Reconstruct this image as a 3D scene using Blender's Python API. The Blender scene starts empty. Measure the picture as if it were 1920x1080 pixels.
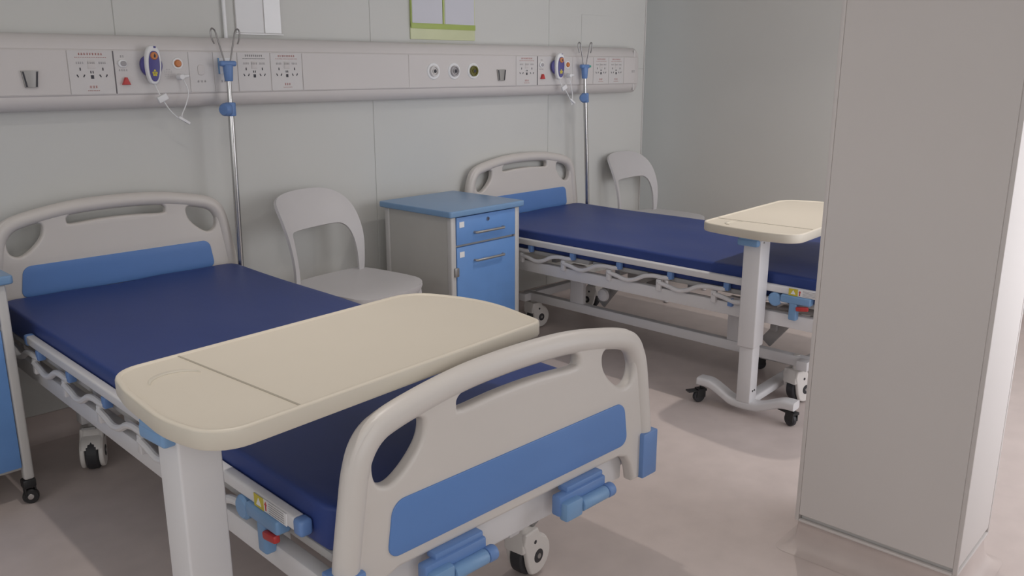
import bpy, bmesh, math, random
from mathutils import Matrix, Vector
PI = math.pi
R = math.radians
random.seed(4)
scene = bpy.context.scene
C = scene.collection

# ------------------------------------------------------------------ camera
cam_d = bpy.data.cameras.new('camera')
cam_d.sensor_width = 36.0
cam_d.lens = 1600 / 1920 * 36.0
cam_d.clip_start = 0.02
cam = bpy.data.objects.new('camera', cam_d)
C.objects.link(cam)
cam.location = (0, 0, 1.40)
cam.rotation_euler = (R(90 - 14.5), 0, R(-45.0))
scene.camera = cam

# ------------------------------------------------------------------ world / exposure
w = bpy.data.worlds.new('sky')
scene.world = w
w.use_nodes = True
w.node_tree.nodes['Background'].inputs[0].default_value = (0.80, 0.90, 1.0, 1)
w.node_tree.nodes['Background'].inputs[1].default_value = 1.0
scene.view_settings.view_transform = 'Standard'
scene.view_settings.look = 'None'
scene.view_settings.gamma = 1.0
scene.view_settings.use_curve_mapping = False
scene.view_settings.exposure = -0.62

WIN_POWER = 60.0
WIN2_POWER = 34.0
DOWN_POWER = 6.8
DOWN2_POWER = 9.5
LEFT_POWER = 13.0


def area(name, loc, rot, sx, sy, power, col, shape='RECTANGLE', spread=PI):
    d = bpy.data.lights.new(name, 'AREA')
    d.shape = shape
    d.size = sx
    if shape in ('RECTANGLE', 'ELLIPSE'):
        d.size_y = sy
    d.energy = power
    d.color = col
    d.spread = spread
    o = bpy.data.objects.new(name, d)
    C.objects.link(o)
    o.location = loc
    o.rotation_euler = rot
    return o


YL, YR = -1.0, -0.15      # inner faces of the window wall, left part and right bay brought forward for the column's light
# daylight entering through the window in the wall behind the camera's right shoulder
area('window_daylight', (3.60, YR - 0.14, 1.32), (R(90), 0, 0), 2.5, 2.0, WIN_POWER, (0.985, 0.97, 1.0))
area('window_daylight_b', (-0.3, YL - 0.14, 1.52), (R(90), 0, 0), 2.2, 1.6, WIN2_POWER, (1.0, 0.95, 0.92))

area('left_fill_light', (-1.74, 1.25, 1.50), (0, R(-90), 0), 1.55, 2.3, LEFT_POWER, (1.0, 0.95, 0.91))  # added fill light from the left, brightens the wall and left-facing sides

# ------------------------------------------------------------------ materials
def mat(name, col, rough=0.5, metal=0.0, noise=0.0, nscale=8.0, bump=0.0, bscale=200.0,
        spec=0.5, coat=0.0, stretch=None):
    m = bpy.data.materials.new(name)
    m.use_nodes = True
    nt = m.node_tree
    b = nt.nodes['Principled BSDF']
    b.inputs['Base Color'].default_value = (*col, 1)
    b.inputs['Roughness'].default_value = rough
    b.inputs['Metallic'].default_value = metal
    b.inputs['Specular IOR Level'].default_value = spec
    b.inputs['Coat Weight'].default_value = coat
    tc = nt.nodes.new('ShaderNodeTexCoord')
    mp = nt.nodes.new('ShaderNodeMapping')
    nt.links.new(tc.outputs['Object'], mp.inputs[0])
    if stretch:
        mp.inputs['Scale'].default_value = stretch
    if noise > 0:
        n = nt.nodes.new('ShaderNodeTexNoise')
        n.inputs['Scale'].default_value = nscale
        n.inputs['Detail'].default_value = 5
        nt.links.new(mp.outputs[0], n.inputs['Vector'])
        r = nt.nodes.new('ShaderNodeValToRGB')
        r.color_ramp.elements[0].position = 0.3
        r.color_ramp.elements[1].position = 0.7
        r.color_ramp.elements[0].color = tuple(c * (1 - noise) for c in col) + (1,)
        r.color_ramp.elements[1].color = tuple(min(1, c * (1 + noise)) for c in col) + (1,)
        nt.links.new(n.outputs['Fac'], r.inputs[0])
        nt.links.new(r.outputs[0], b.inputs['Base Color'])
    if bump > 0:
        n2 = nt.nodes.new('ShaderNodeTexNoise')
        n2.inputs['Scale'].default_value = bscale
        n2.inputs['Detail'].default_value = 3
        nt.links.new(mp.outputs[0], n2.inputs['Vector'])
        bp = nt.nodes.new('ShaderNodeBump')
        bp.inputs['Strength'].default_value = bump
        bp.inputs['Distance'].default_value = 0.01
        nt.links.new(n2.outputs['Fac'], bp.inputs['Height'])
        nt.links.new(bp.outputs[0], b.inputs['Normal'])
    return m


M = {}
M['wall'] = mat('wall_panel_paint', (0.65, 0.65, 0.625), 0.55, noise=0.015, nscale=1.5, bump=0.02, bscale=60)
M['wall_side'] = mat('side_wall_paint', (0.66, 0.64, 0.60), 0.6, noise=0.015, nscale=1.5)
M['column'] = mat('column_cladding', (0.66, 0.62, 0.60), 0.5, noise=0.015, nscale=2)
M['trim'] = mat('corner_trim', (0.66, 0.64, 0.62), 0.45, noise=0.01)
M['ceiling'] = mat('ceiling_paint', (0.80, 0.80, 0.78), 0.8, noise=0.01)
M['floor'] = mat('floor_vinyl', (0.62, 0.535, 0.505), 0.42, noise=0.05, nscale=9, bump=0.02, bscale=90, spec=0.35)
M['cove'] = mat('cove_vinyl', (0.58, 0.50, 0.47), 0.42, noise=0.05, nscale=9, spec=0.35)
M['abs'] = mat('grey_white_plastic', (0.66, 0.62, 0.585), 0.38, noise=0.01, nscale=4, bump=0.015, bscale=350)
M['abs_blue'] = mat('blue_inlay_plastic', (0.12, 0.25, 0.56), 0.42, noise=0.02, nscale=6)
M['bumper'] = mat('blue_plastic', (0.15, 0.27, 0.55), 0.4, noise=0.02)
M['latch'] = mat('light_blue_plastic', (0.20, 0.36, 0.60), 0.4, noise=0.02)
M['red'] = mat('red_plastic', (0.55, 0.05, 0.05), 0.4, noise=0.03)
M['steel_white'] = mat('powder_coated_steel', (0.72, 0.71, 0.72), 0.4, noise=0.012, nscale=5)
M['caster_white'] = mat('caster_plastic', (0.76, 0.73, 0.70), 0.35, noise=0.01)
M['rail'] = mat('grey_rail', (0.66, 0.65, 0.63), 0.4, noise=0.012, nscale=5)
M['deck'] = mat('grey_deck', (0.42, 0.41, 0.40), 0.5, noise=0.03)
M['mech'] = mat('grey_mechanism', (0.36, 0.35, 0.345), 0.45, metal=0.2, noise=0.04)
M['mattress'] = mat('blue_mattress_cover', (0.036, 0.062, 0.222), 0.44, noise=0.05, nscale=3, bump=0.10, bscale=7, spec=0.25, stretch=(1.4, 0.7, 1))
M['tyre'] = mat('dark_rubber', (0.035, 0.035, 0.04), 0.55, noise=0.05)
M['black'] = mat('black_plastic', (0.02, 0.02, 0.022), 0.45, noise=0.05)
M['chrome'] = mat('chrome', (0.55, 0.545, 0.54), 0.2, metal=1.0, noise=0.01)
M['hook'] = mat('dull_steel', (0.30, 0.29, 0.29), 0.32, metal=0.9, noise=0.02)
M['grey_metal'] = mat('brushed_grey_metal', (0.40, 0.39, 0.38), 0.35, metal=0.7, noise=0.03)
M['cream'] = mat('cream_table_plastic', (0.72, 0.655, 0.55), 0.42, noise=0.01, nscale=6, bump=0.02, bscale=500)
M['cream_edge'] = mat('cream_edge_band', (0.65, 0.60, 0.51), 0.45, noise=0.01)
M['groove'] = mat('groove_shade', (0.42, 0.38, 0.31), 0.6, noise=0.02)
M['chair'] = mat('white_chair_plastic', (0.61, 0.59, 0.595), 0.42, noise=0.01, bump=0.01, bscale=400)
M['cab_blue'] = mat('blue_laminate', (0.145, 0.31, 0.66), 0.4, noise=0.03, nscale=12)
M['cab_top'] = mat('blue_cabinet_top', (0.19, 0.33, 0.54), 0.3, noise=0.02, nscale=10)
M['cab_grey'] = mat('grey_steel_panel', (0.50, 0.49, 0.465), 0.5, noise=0.02)
M['cab_post'] = mat('silver_post', (0.58, 0.57, 0.56), 0.42, metal=0.15, noise=0.02)
M['white'] = mat('white_card', (0.85, 0.85, 0.86), 0.5, noise=0.01)
M['gloss_white'] = mat('glossy_white', (0.90, 0.90, 0.91), 0.15, noise=0.01)
M['card'] = mat('lavender_white_card', (0.66, 0.66, 0.72), 0.4, noise=0.01)
M['green'] = mat('green_strip', (0.42, 0.52, 0.14), 0.45, noise=0.03)
M['pale_green'] = mat('pale_green_strip', (0.68, 0.71, 0.46), 0.45, noise=0.03)
M['hw'] = mat('headwall_aluminium', (0.67, 0.635, 0.62), 0.42, noise=0.01, nscale=3)
M['plate'] = mat('outlet_plate', (0.67, 0.645, 0.635), 0.4, noise=0.01)
M['pin'] = mat('socket_hole', (0.05, 0.05, 0.06), 0.6, noise=0.03)
M['greyprint'] = mat('grey_print', (0.42, 0.40, 0.41), 0.6, noise=0.05)
M['redprint'] = mat('red_print', (0.55, 0.22, 0.20), 0.6, noise=0.05)
M['darkprint'] = mat('dark_print', (0.18, 0.17, 0.18), 0.6, noise=0.05)
M['purple'] = mat('purple_plastic', (0.075, 0.065, 0.26), 0.4, noise=0.03)
M['orange'] = mat('orange_button', (0.62, 0.22, 0.07), 0.4, noise=0.03)
M['yellow'] = mat('yellow_print', (0.62, 0.52, 0.06), 0.5, noise=0.03)
M['olive'] = mat('olive_socket', (0.16, 0.15, 0.03), 0.5, noise=0.03)
M['led'] = mat('green_indicator', (0.05, 0.45, 0.30), 0.3, noise=0.03)

lm = bpy.data.materials.new('lamp_diffuser')
lm.use_nodes = True
lb = lm.node_tree.nodes['Principled BSDF']
lb.inputs['Base Color'].default_value = (0.9, 0.9, 0.88, 1)
lb.inputs['Emission Color'].default_value = (1, 0.95, 0.88, 1)
lb.inputs['Emission Strength'].default_value = 3.0
M['lamp'] = lm

gm = bpy.data.materials.new('window_pane')
gm.use_nodes = True
nt = gm.node_tree
nt.nodes.clear()
go = nt.nodes.new('ShaderNodeOutputMaterial')
gx = nt.nodes.new('ShaderNodeMixShader')
gt = nt.nodes.new('ShaderNodeBsdfTransparent')
gg = nt.nodes.new('ShaderNodeBsdfGlossy')
gg.inputs['Roughness'].default_value = 0.03
gx.inputs[0].default_value = 0.06
nt.links.new(gt.outputs[0], gx.inputs[1])
nt.links.new(gg.outputs[0], gx.inputs[2])
nt.links.new(gx.outputs[0], go.inputs[0])
M['glass'] = gm


# ------------------------------------------------------------------ mesh helpers
def catmull(pts, n=8, closed=False):
    pts = [Vector(p) for p in pts]
    out = []
    N = len(pts)
    rng = range(N) if closed else range(N - 1)
    for i in rng:
        if closed:
            p0, p1, p2, p3 = pts[(i - 1) % N], pts[i], pts[(i + 1) % N], pts[(i + 2) % N]
        else:
            p1, p2 = pts[i], pts[i + 1]
            p0 = pts[i - 1] if i > 0 else p1 * 2 - p2
            p3 = pts[i + 2] if i + 2 < N else p2 * 2 - p1
        for k in range(n):
            t = k / n
            out.append(0.5 * ((2 * p1) + (p2 - p0) * t + (2 * p0 - 5 * p1 + 4 * p2 - p3) * t * t
                              + (3 * p1 - p0 - 3 * p2 + p3) * t ** 3))
    if not closed:
        out.append(pts[-1])
    return out


def rrect(w, h, r, n=6, cx=0.0, cy=0.0):
    pts = []
    for (sx, sy, a0) in ((1, 1, 0), (-1, 1, 90), (-1, -1, 180), (1, -1, 270)):
        for k in range(n + 1):
            a = R(a0 + 90 * k / n)
            pts.append((cx + sx * (w / 2 - r) + r * math.cos(a), cy + sy * (h / 2 - r) + r * math.sin(a)))
    return pts


def fillet(pts, n=7):
    """polygon of (x, y, radius) with rounded corners"""
    out = []
    N = len(pts)
    for i in range(N):
        p = Vector(pts[i][:2])
        a = (Vector(pts[i - 1][:2]) - p)
        b = (Vector(pts[(i + 1) % N][:2]) - p)
        r = pts[i][2]
        la, lb = a.length, b.length
        a.normalize(); b.normalize()
        th = a.angle(b)
        d = min(r / math.tan(th / 2), 0.47 * la, 0.47 * lb)
        for k in range(n + 1):
            t = k / n
            q0, q2 = p + a * d, p + b * d
            wq = math.sin(th / 2)
            den = (1 - t) ** 2 + 2 * wq * t * (1 - t) + t * t
            q = (q0 * (1 - t) ** 2 + p * (2 * wq * t * (1 - t)) + q2 * t * t) / den
            out.append((q.x, q.y))
    return out


XZ = Matrix(((1, 0, 0, 0), (0, 0, -1, 0), (0, 1, 0, 0), (0, 0, 0, 1)))   # drawing plane (x, y) -> (x, z), +z of the drawing faces -y


class MB:
    def __init__(self):
        self.bm = bmesh.new()

    def _add(self, tmp, mtx=None):
        if mtx is not None:
            bmesh.ops.transform(tmp, matrix=mtx, verts=tmp.verts)
        me = bpy.data.meshes.new('tmp')
        tmp.to_mesh(me)
        tmp.free()
        self.bm.from_mesh(me)
        bpy.data.meshes.remove(me)
        return self

    def box(self, c, s, bev=0.0, seg=2, rot=None):
        t = bmesh.new()
        bmesh.ops.create_cube(t, size=1.0)
        bmesh.ops.scale(t, vec=s, verts=t.verts)
        if bev > 0:
            bmesh.ops.bevel(t, geom=list(t.edges), offset=min(bev, min(s) * 0.49), segments=seg, affect='EDGES', profile=0.5)
        m = Matrix.Translation(c)
        if rot:
            m = m @ Matrix.Rotation(rot[2], 4, 'Z') @ Matrix.Rotation(rot[1], 4, 'Y') @ Matrix.Rotation(rot[0], 4, 'X')
        return self._add(t, m)

    def cyl(self, p0, p1, r, seg=20, r2=None, bev=0.0):
        p0, p1 = Vector(p0), Vector(p1)
        d = p1 - p0
        t = bmesh.new()
        bmesh.ops.create_cone(t, cap_ends=True, segments=seg, radius1=r, radius2=r if r2 is None else r2, depth=d.length)
        if bev > 0:
            ed = [e for e in t.edges if abs(e.verts[0].co.z - e.verts[1].co.z) < 1e-6]
            bmesh.ops.bevel(t, geom=ed, offset=bev, segments=2, affect='EDGES', profile=0.5)
        q = Vector((0, 0, 1)).rotation_difference(d.normalized()).to_matrix().to_4x4()
        return self._add(t, Matrix.Translation((p0 + p1) / 2) @ q)

    def tube(self, pts, r, seg=10, closed=False, smooth=0, flat=None):
        if smooth:
            pts = catmull(pts, smooth, closed)
        pts = [Vector(p) for p in pts]
        N = len(pts)
        t = bmesh.new()
        rings = []
        prev = None
        for i in range(N):
            if closed:
                d = pts[(i + 1) % N] - pts[(i - 1) % N]
            else:
                d = pts[min(i + 1, N - 1)] - pts[max(i - 1, 0)]
            d.normalize()
            if prev is None:
                up = Vector((0, 0, 1)) if abs(d.z) < 0.9 else Vector((0, 1, 0))
                a = d.cross(up).normalized()
            else:
                a = (prev - d * prev.dot(d)).normalized()
            prev = a
            b = d.cross(a).normalized()
            rr = r[i * len(r) // N] if isinstance(r, (list, tuple)) else r
            fb = flat or 1.0
            rings.append([t.verts.new(pts[i] + a * math.cos(2 * PI * k / seg) * rr + b * math.sin(2 * PI * k / seg) * rr * fb) for k in range(seg)])
        for i in range(N if closed else N - 1):
            A, B = rings[i], rings[(i + 1) % N]
            for k in range(seg):
                t.faces.new((A[k], A[(k + 1) % seg], B[(k + 1) % seg], B[k]))
        if not closed:
            t.faces.new(list(reversed(rings[0])))
            t.faces.new(rings[-1])
        bmesh.ops.recalc_face_normals(t, faces=t.faces)
        return self._add(t)

    def lathe(self, prof, mtx=None, seg=28):
        t = bmesh.new()
        rings = []
        for (r, z) in prof:
            if r < 1e-6:
                rings.append([t.verts.new((0, 0, z))])
            else:
                rings.append([t.verts.new((r * math.cos(2 * PI * k / seg), r * math.sin(2 * PI * k / seg), z)) for k in range(seg)])
        for A, B in zip(rings, rings[1:]):
            for k in range(seg):
                k2 = (k + 1) % seg
                if len(A) == 1 and len(B) == 1:
                    continue
                if len(A) == 1:
                    t.faces.new((A[0], B[k2], B[k]))
                elif len(B) == 1:
                    t.faces.new((A[k], A[k2], B[0]))
                else:
                    t.faces.new((A[k], A[k2], B[k2], B[k]))
        bmesh.ops.recalc_face_normals(t, faces=t.faces)
        return self._add(t, mtx)

    def fill(self, loops, depth, bev=0.0, mtx=None, bres=3):
        """filled outline with holes, rounded edges: thickness = depth, drawn in x,y, centred on z=0"""
        cu = bpy.data.curves.new('tmp', 'CURVE')
        cu.dimensions = '2D'
        cu.fill_mode = 'BOTH'
        cu.extrude = max(depth / 2 - bev, 0.0)
        cu.bevel_depth = bev
        cu.bevel_resolution = bres
        cu.offset = -bev
        for lp in loops:
            s = cu.splines.new('POLY')
            s.points.add(len(lp) - 1)
            for q, p in zip(s.points, lp):
                q.co = (p[0], p[1], 0, 1)
            s.use_cyclic_u = True
        o = bpy.data.objects.new('tmp', cu)
        C.objects.link(o)
        dg = bpy.context.evaluated_depsgraph_get()
        me = bpy.data.meshes.new_from_object(o.evaluated_get(dg))
        t = bmesh.new()
        t.from_mesh(me)
        bmesh.ops.remove_doubles(t, verts=t.verts, dist=1e-5)
        bpy.data.objects.remove(o)
        bpy.data.curves.remove(cu)
        bpy.data.meshes.remove(me)
        return self._add(t, mtx)

    def prism(self, outline, depth, mtx=None, bev=0.0):
        t = bmesh.new()
        a = [t.verts.new((p[0], p[1], -depth / 2)) for p in outline]
        b = [t.verts.new((p[0], p[1], depth / 2)) for p in outline]
        n = len(a)
        t.faces.new(list(reversed(a)))
        t.faces.new(b)
        for i in range(n):
            t.faces.new((a[i], a[(i + 1) % n], b[(i + 1) % n], b[i]))
        bmesh.ops.recalc_face_normals(t, faces=t.faces)
        if bev > 0:
            ed = [e for e in t.edges if abs(e.verts[0].co.z - e.verts[1].co.z) < 1e-6]
            bmesh.ops.bevel(t, geom=ed, offset=bev, segments=2, affect='EDGES', profile=0.5)
        return self._add(t, mtx)

    def obj(self, name, m, parent=None, label=None, ang=35, loc=None):
        me = bpy.data.meshes.new(name)
        self.bm.to_mesh(me)
        self.bm.free()
        for p in me.polygons:
            p.use_smooth = True
        me.set_sharp_from_angle(angle=R(ang))
        me.materials.append(M[m])
        o = bpy.data.objects.new(name, me)
        C.objects.link(o)
        if parent is not None:
            o.parent = parent
        if loc is not None:
            o.location = loc
        if label:
            o['label'] = label
        if name in ('lettering', 'grey_marks', 'pin_holes', 'warning_lines', 'flower_mark'):
            o['kind'] = 'stuff'
        return o


def T(x, y, z):
    return Matrix.Translation((x, y, z))


def empty(name, loc=(0, 0, 0), rz=0.0, label=None, cat=None, group=None):
    o = bpy.data.objects.new(name, None)
    o.empty_display_size = 0.1
    C.objects.link(o)
    o.location = loc
    o.rotation_euler = (0, 0, rz)
    return tag(o, label, cat, group)


def tag(o, label=None, cat=None, group=None, kind=None):
    if label:
        o['label'] = label
    if cat:
        o['category'] = cat
    if group:
        o['group'] = group
    if kind:
        o['kind'] = kind
    return o


def kids(o):
    return [c for c in bpy.data.objects if c.parent == o]


def copy_tree(o, parent=None):
    c = o.copy()
    C.objects.link(c)
    c.parent = parent
    for ch in kids(o):
        copy_tree(ch, c)
    return c


# ------------------------------------------------------------------ setting
WY = 3.465      # back wall plane
XE = 4.68       # end of the headwall wall (outside corner)
XR = 5.12       # right wall plane
XL, ZC = -1.6, 2.5
XJ = 2.15        # where the unseen window wall steps forward, shaped to brighten the column

fl = MB().box(((XL + 5.6) / 2, 1.2, -0.05), (5.6 - XL + 0.2, 6.8, 0.1)).obj('floor', 'floor')
tag(fl, 'pinkish beige vinyl floor of the ward', kind='structure')
ce = MB().box(((XL + 5.6) / 2, 1.2, ZC + 0.05), (5.6 - XL + 0.2, 6.8, 0.1)).obj('ceiling', 'ceiling')
tag(ce, 'plain white ceiling above the beds', kind='structure')

# back wall: core and separate cladding panels with narrow joints
wb = MB().box(((XL + XE) / 2, WY + 0.0765, ZC / 2), (XE - XL, 0.147, ZC)).obj('wall_back', 'wall')
tag(wb, 'pale grey panelled wall behind the bed heads', kind='structure')
ZS = 1.39
for seams, z0, z1 in (([XL, -1.07, 0.12, 1.327, 2.512, 3.765, XE], ZS, ZC - 0.01), ([XL, -1.07, 0.12, 2.512, 3.765, XE], 0.09, ZS)):
    for a, b in zip(seams, seams[1:]):
        MB().box(((a + b) / 2, WY + 0.01, (z0 + z1) / 2), (b - a - 0.003, 0.02, z1 - z0 - 0.002), 0.001, 1).obj('wall_panel', 'wall', wb)
MB().box((XE + 0.004, WY + 0.075, ZC / 2), (0.008, 0.16, ZC), 0.003).obj('corner_bead', 'trim', wb)
hx = (4.05, 4.36)
MB().box(((hx[0] + hx[1]) / 2, WY - 0.0012, 1.61), (hx[1] - hx[0], 0.003, 0.19), 0.001, 1).obj('access_hatch', 'wall', wb)

wr = MB().box((XR + 0.06, 1.2, ZC / 2), (0.12, 6.6, ZC)).obj('wall_right', 'wall_side')
tag(wr, 'plain grey side wall beyond the far bed', kind='structure')
wn = MB().box(((XE + XR) / 2 + 0.1, 4.35, ZC / 2), (XR - XE + 0.7, 0.1, ZC)).obj('wall_recess', 'wall_side')
tag(wn, 'end wall of the recess beside the bed heads', kind='structure')
LY0, LY1, LZ0, LZ1 = 0.05, 2.45, 0.70, 2.30  # opening added in the unseen left wall for the fill light
wl = MB()
wl.box((XL - 0.06, (YL + LY0) / 2, ZC / 2), (0.12, LY0 - YL, ZC))
wl.box((XL - 0.06, (LY1 + 3.6) / 2, ZC / 2), (0.12, 3.6 - LY1, ZC))
wl.box((XL - 0.06, (LY0 + LY1) / 2, LZ0 / 2), (0.12, LY1 - LY0, LZ0))
wl.box((XL - 0.06, (LY0 + LY1) / 2, (LZ1 + ZC) / 2), (0.12, LY1 - LY0, ZC - LZ1))
tag(wl.obj('wall_left', 'wall_side'), 'plain wall with an added fill-light window on the left side of the ward', kind='structure')
wi = MB()
for y in (LY0 + 0.02, LY1 - 0.02):
    wi.box((XL - 0.06, y, (LZ0 + LZ1) / 2), (0.06, 0.04, LZ1 - LZ0), 0.004)
for z in (LZ0 + 0.02, LZ1 - 0.02):
    wi.box((XL - 0.06, (LY0 + LY1) / 2, z), (0.06, LY1 - LY0, 0.04), 0.004)
wi = wi.obj('window_3', 'white')
tag(wi, 'added window for fill light in the unseen left wall', kind='structure')
MB().box((XL - 0.06, (LY0 + LY1) / 2, (LZ0 + LZ1) / 2), (0.05, 0.04, LZ1 - LZ0 - 0.06), 0.004).obj('mullion', 'white', wi)
for k in range(2):
    MB().box((XL - 0.06, LY0 + (LY1 - LY0) * (k + 0.5) / 2, (LZ0 + LZ1) / 2), (0.006, (LY1 - LY0) / 2 - 0.04, LZ1 - LZ0 - 0.08)).obj('window_pane', 'glass', wi)
# front wall with two window openings
WZ1 = 2.34
WSILL = (0.70, 0.30)
WINS = [(-1.45, 0.85), (2.30, 4.92)]
wf = MB()
for (xa, xb, (W0, W1), yf) in ((XL, XJ, WINS[0], YL), (XJ, XR + 0.1, WINS[1], YR)):
    WZ0 = WSILL[0] if yf == YL else WSILL[1]
    wf.box(((xa + W0) / 2, yf - 0.06, ZC / 2), (W0 - xa, 0.12, ZC))
    wf.box(((W1 + xb) / 2, yf - 0.06, ZC / 2), (xb - W1, 0.12, ZC))
    wf.box(((W0 + W1) / 2, yf - 0.06, WZ0 / 2), (W1 - W0, 0.12, WZ0))
    wf.box(((W0 + W1) / 2, yf - 0.06, (WZ1 + ZC) / 2), (W1 - W0, 0.12, ZC - WZ1))
wf.box((XJ + 0.06, (YL + YR) / 2 - 0.12, ZC / 2), (0.12, YR - YL, ZC))
tag(wf.obj('wall_front', 'wall_side'), 'window wall facing the bed feet', kind='structure')
for q, (W0, W1) in enumerate(WINS):
    yf = (YL, YR)[q]
    WZ0 = WSILL[q]
    wi = MB()
    for x in (W0 + 0.02, W1 - 0.02):
        wi.box((x, yf - 0.06, (WZ0 + WZ1) / 2), (0.04, 0.06, WZ1 - WZ0), 0.004)
    for z in (WZ0 + 0.02, WZ1 - 0.02):
        wi.box(((W0 + W1) / 2, yf - 0.06, z), (W1 - W0, 0.06, 0.04), 0.004)
    wi = wi.obj('window_%d' % (q + 1), 'white')
    tag(wi, ('wide window behind the camera facing the near bed', 'wide window facing the far bed and the column')[q], kind='structure')
    for k in (1, 2):
        MB().box((W0 + (W1 - W0) * k / 3, yf - 0.06, (WZ0 + WZ1) / 2), (0.04, 0.05, WZ1 - WZ0 - 0.06), 0.004).obj('mullion', 'white', wi)
    for k in range(3):
        MB().box((W0 + (W1 - W0) * (k + 0.5) / 3, yf - 0.06, (WZ0 + WZ1) / 2), ((W1 - W0) / 3 - 0.04, 0.006, WZ1 - WZ0 - 0.08)).obj('window_pane', 'glass', wi)


def cove(name, p0, p1, out, label):
    """coved vinyl skirting from p0 to p1; out = unit vector away from the wall"""
    d = Vector((p1[0] - p0[0], p1[1] - p0[1], 0))
    prof = [(0, 0), (0.045, 0), (0.03, 0.004), (0.018, 0.012), (0.01, 0.025), (0.007, 0.05), (0.006, 0.098), (0.004, 0.1), (0, 0.1)]
    t = bmesh.new()
    A, B = [], []
    for (u, z) in prof:
        A.append(t.verts.new((p0[0] + out[0] * u, p0[1] + out[1] * u, z)))
        B.append(t.verts.new((p1[0] + out[0] * u, p1[1] + out[1] * u, z)))
    n = len(prof)
    for i in range(n):
        t.faces.new((A[i], A[(i + 1) % n], B[(i + 1) % n], B[i]))
    t.faces.new(A)
    t.faces.new(list(reversed(B)))
    bmesh.ops.recalc_face_normals(t, faces=t.faces)
    o = MB()._add(t).obj(name, 'cove')
    return tag(o, label, kind='structure')


cove('baseboard_back', (XL, WY), (XE, WY), (0, -1), 'coved brown skirting below the panelled back wall')
cove('baseboard_right', (XR, -0.1), (XR, 4.3), (-1, 0), 'coved brown skirting along the side wall')

# free-standing clad column
CX, CY, CRZ = 2.388, 0.81, R(2.5)
CWX, CWY = 0.31, 0.45
col = MB().box((0, 0, ZC / 2), (CWX - 0.03, CWY - 0.03, ZC)).obj('column', 'trim', loc=(CX, CY, 0))
col.rotation_euler = (0, 0, CRZ)
tag(col, 'square column clad in grey panels at the right', kind='structure')
for sx in (-1, 1):
    MB().box((sx * (CWX / 2 - 0.0075), 0, ZC / 2 + 0.05), (0.012, CWY - 0.024, ZC - 0.122), 0.0012, 1).obj('cladding_panel', 'column', col)
for sy in (-1, 1):
    MB().box((0, sy * (CWY / 2 - 0.0075), ZC / 2 + 0.05), (CWX - 0.024, 0.012, ZC - 0.122), 0.0012, 1).obj('cladding_panel', 'column', col)
for sx in (-1, 1):
    for sy in (-1, 1):
        MB().box((sx * (CWX / 2 - 0.006), sy * (CWY / 2 - 0.006), ZC / 2 + 0.045), (0.0115, 0.0115, ZC - 0.09), 0.0015, 2).obj('corner_strip', 'column', col)
for sx in (-1, 1):
    MB().box((sx * (CWX / 2 - 0.006), 0, 0.093), (0.012, CWY - 0.024, 0.008), 0.0015).obj('bottom_trim', 'column', col)
for sy in (-1, 1):
    MB().box((0, sy * (CWY / 2 - 0.006), 0.093), (CWX - 0.024, 0.012, 0.008), 0.0015).obj('bottom_trim', 'column', col)
cv = MB()
t = bmesh.new()
rings = []
for (u, z) in [(0.05, 0.0005), (0.03, 0.004), (0.014, 0.014), (0.004, 0.03), (0.0, 0.055), (-0.002, 0.086)]:
    hx_, hy_ = CWX / 2 + u - 0.006, CWY / 2 + u - 0.006
    rings.append([t.verts.new((x, y, z)) for (x, y) in rrect(2 * hx_, 2 * hy_, 0.004 + max(u, 0) * 0.6, 4)])
for A, B in zip(rings, rings[1:]):
    n = len(A)
    for i in range(n):
        t.faces.new((A[i], A[(i + 1) % n], B[(i + 1) % n], B[i]))
bmesh.ops.recalc_face_normals(t, faces=t.faces)
cv._add(t)
cv.obj('coved_skirting', 'cove', col)

# ------------------------------------------------------------------ ceiling downlights
def downlight(x, y, label, power):
    r = empty('ceiling_downlight', (x, y, ZC), 0, label, 'ceiling light', 'ceiling downlights')
    MB().lathe([(0.055, 0), (0.055, -0.012), (0.068, -0.014), (0.072, -0.006), (0.074, 0)], seg=32).obj('trim_ring', 'white', r)
    MB().lathe([(0.0, -0.004), (0.055, -0.004), (0.055, -0.001), (0, -0.001)], seg=32).obj('diffuser', 'lamp', r)
    area('downlight_lamp', (x, y, ZC - 0.02), (0, 0, 0), 0.055, 0.055, power, (1.0, 0.93, 0.86), 'DISK', R(125))


downlight(0.95, 1.75, 'round ceiling downlight above the near bed', DOWN_POWER)
downlight(3.35, 1.75, 'round ceiling downlight above the far bed', DOWN2_POWER)

# ------------------------------------------------------------------ headwall service unit
FY = 3.372      # front face
HZ0, HZ1 = 1.246, 1.517
HC = (HZ0 + HZ1) / 2
HX0, HX1 = 0.35, 4.515
hw = empty('headwall_unit', ((HX0 + HX1) / 2, WY, HC), 0, 'long white wall-mounted service panel with sockets and gas outlets', 'service panel')
hb = MB()
t = bmesh.new()
prof = [(WY, HZ0 + 0.004)]
for k in range(9):
    a = R(90 * k / 8)
    prof.append((FY + 0.045 - 0.045 * math.sin(a) + 0.0, HZ0 + 0.045 - 0.045 * math.cos(a)))
prof += [(FY, HZ0 + 0.052), (FY - 0.004, HZ0 + 0.056), (FY - 0.004, HZ1 - 0.056), (FY, HZ1 - 0.052)]
for k in range(9):
    a = R(90 * k / 8)
    prof.append((FY + 0.045 - 0.045 * math.cos(a), HZ1 - 0.045 + 0.045 * math.sin(a)))
prof.append((WY, HZ1 - 0.004))
n = len(prof)
A = [t.verts.new((HX0, y, z)) for (y, z) in prof]
B = [t.verts.new((HX1 - 0.03, y, z)) for (y, z) in prof]
zc = HC
E = [t.verts.new((HX1, y + (WY - y) * 0.16, zc + (z - zc) * 0.90)) for (y, z) in prof]
for P, Q in ((A, B), (B, E)):
    for i in range(n - 1):
        t.faces.new((P[i], P[i + 1], Q[i + 1], Q[i]))
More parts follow.
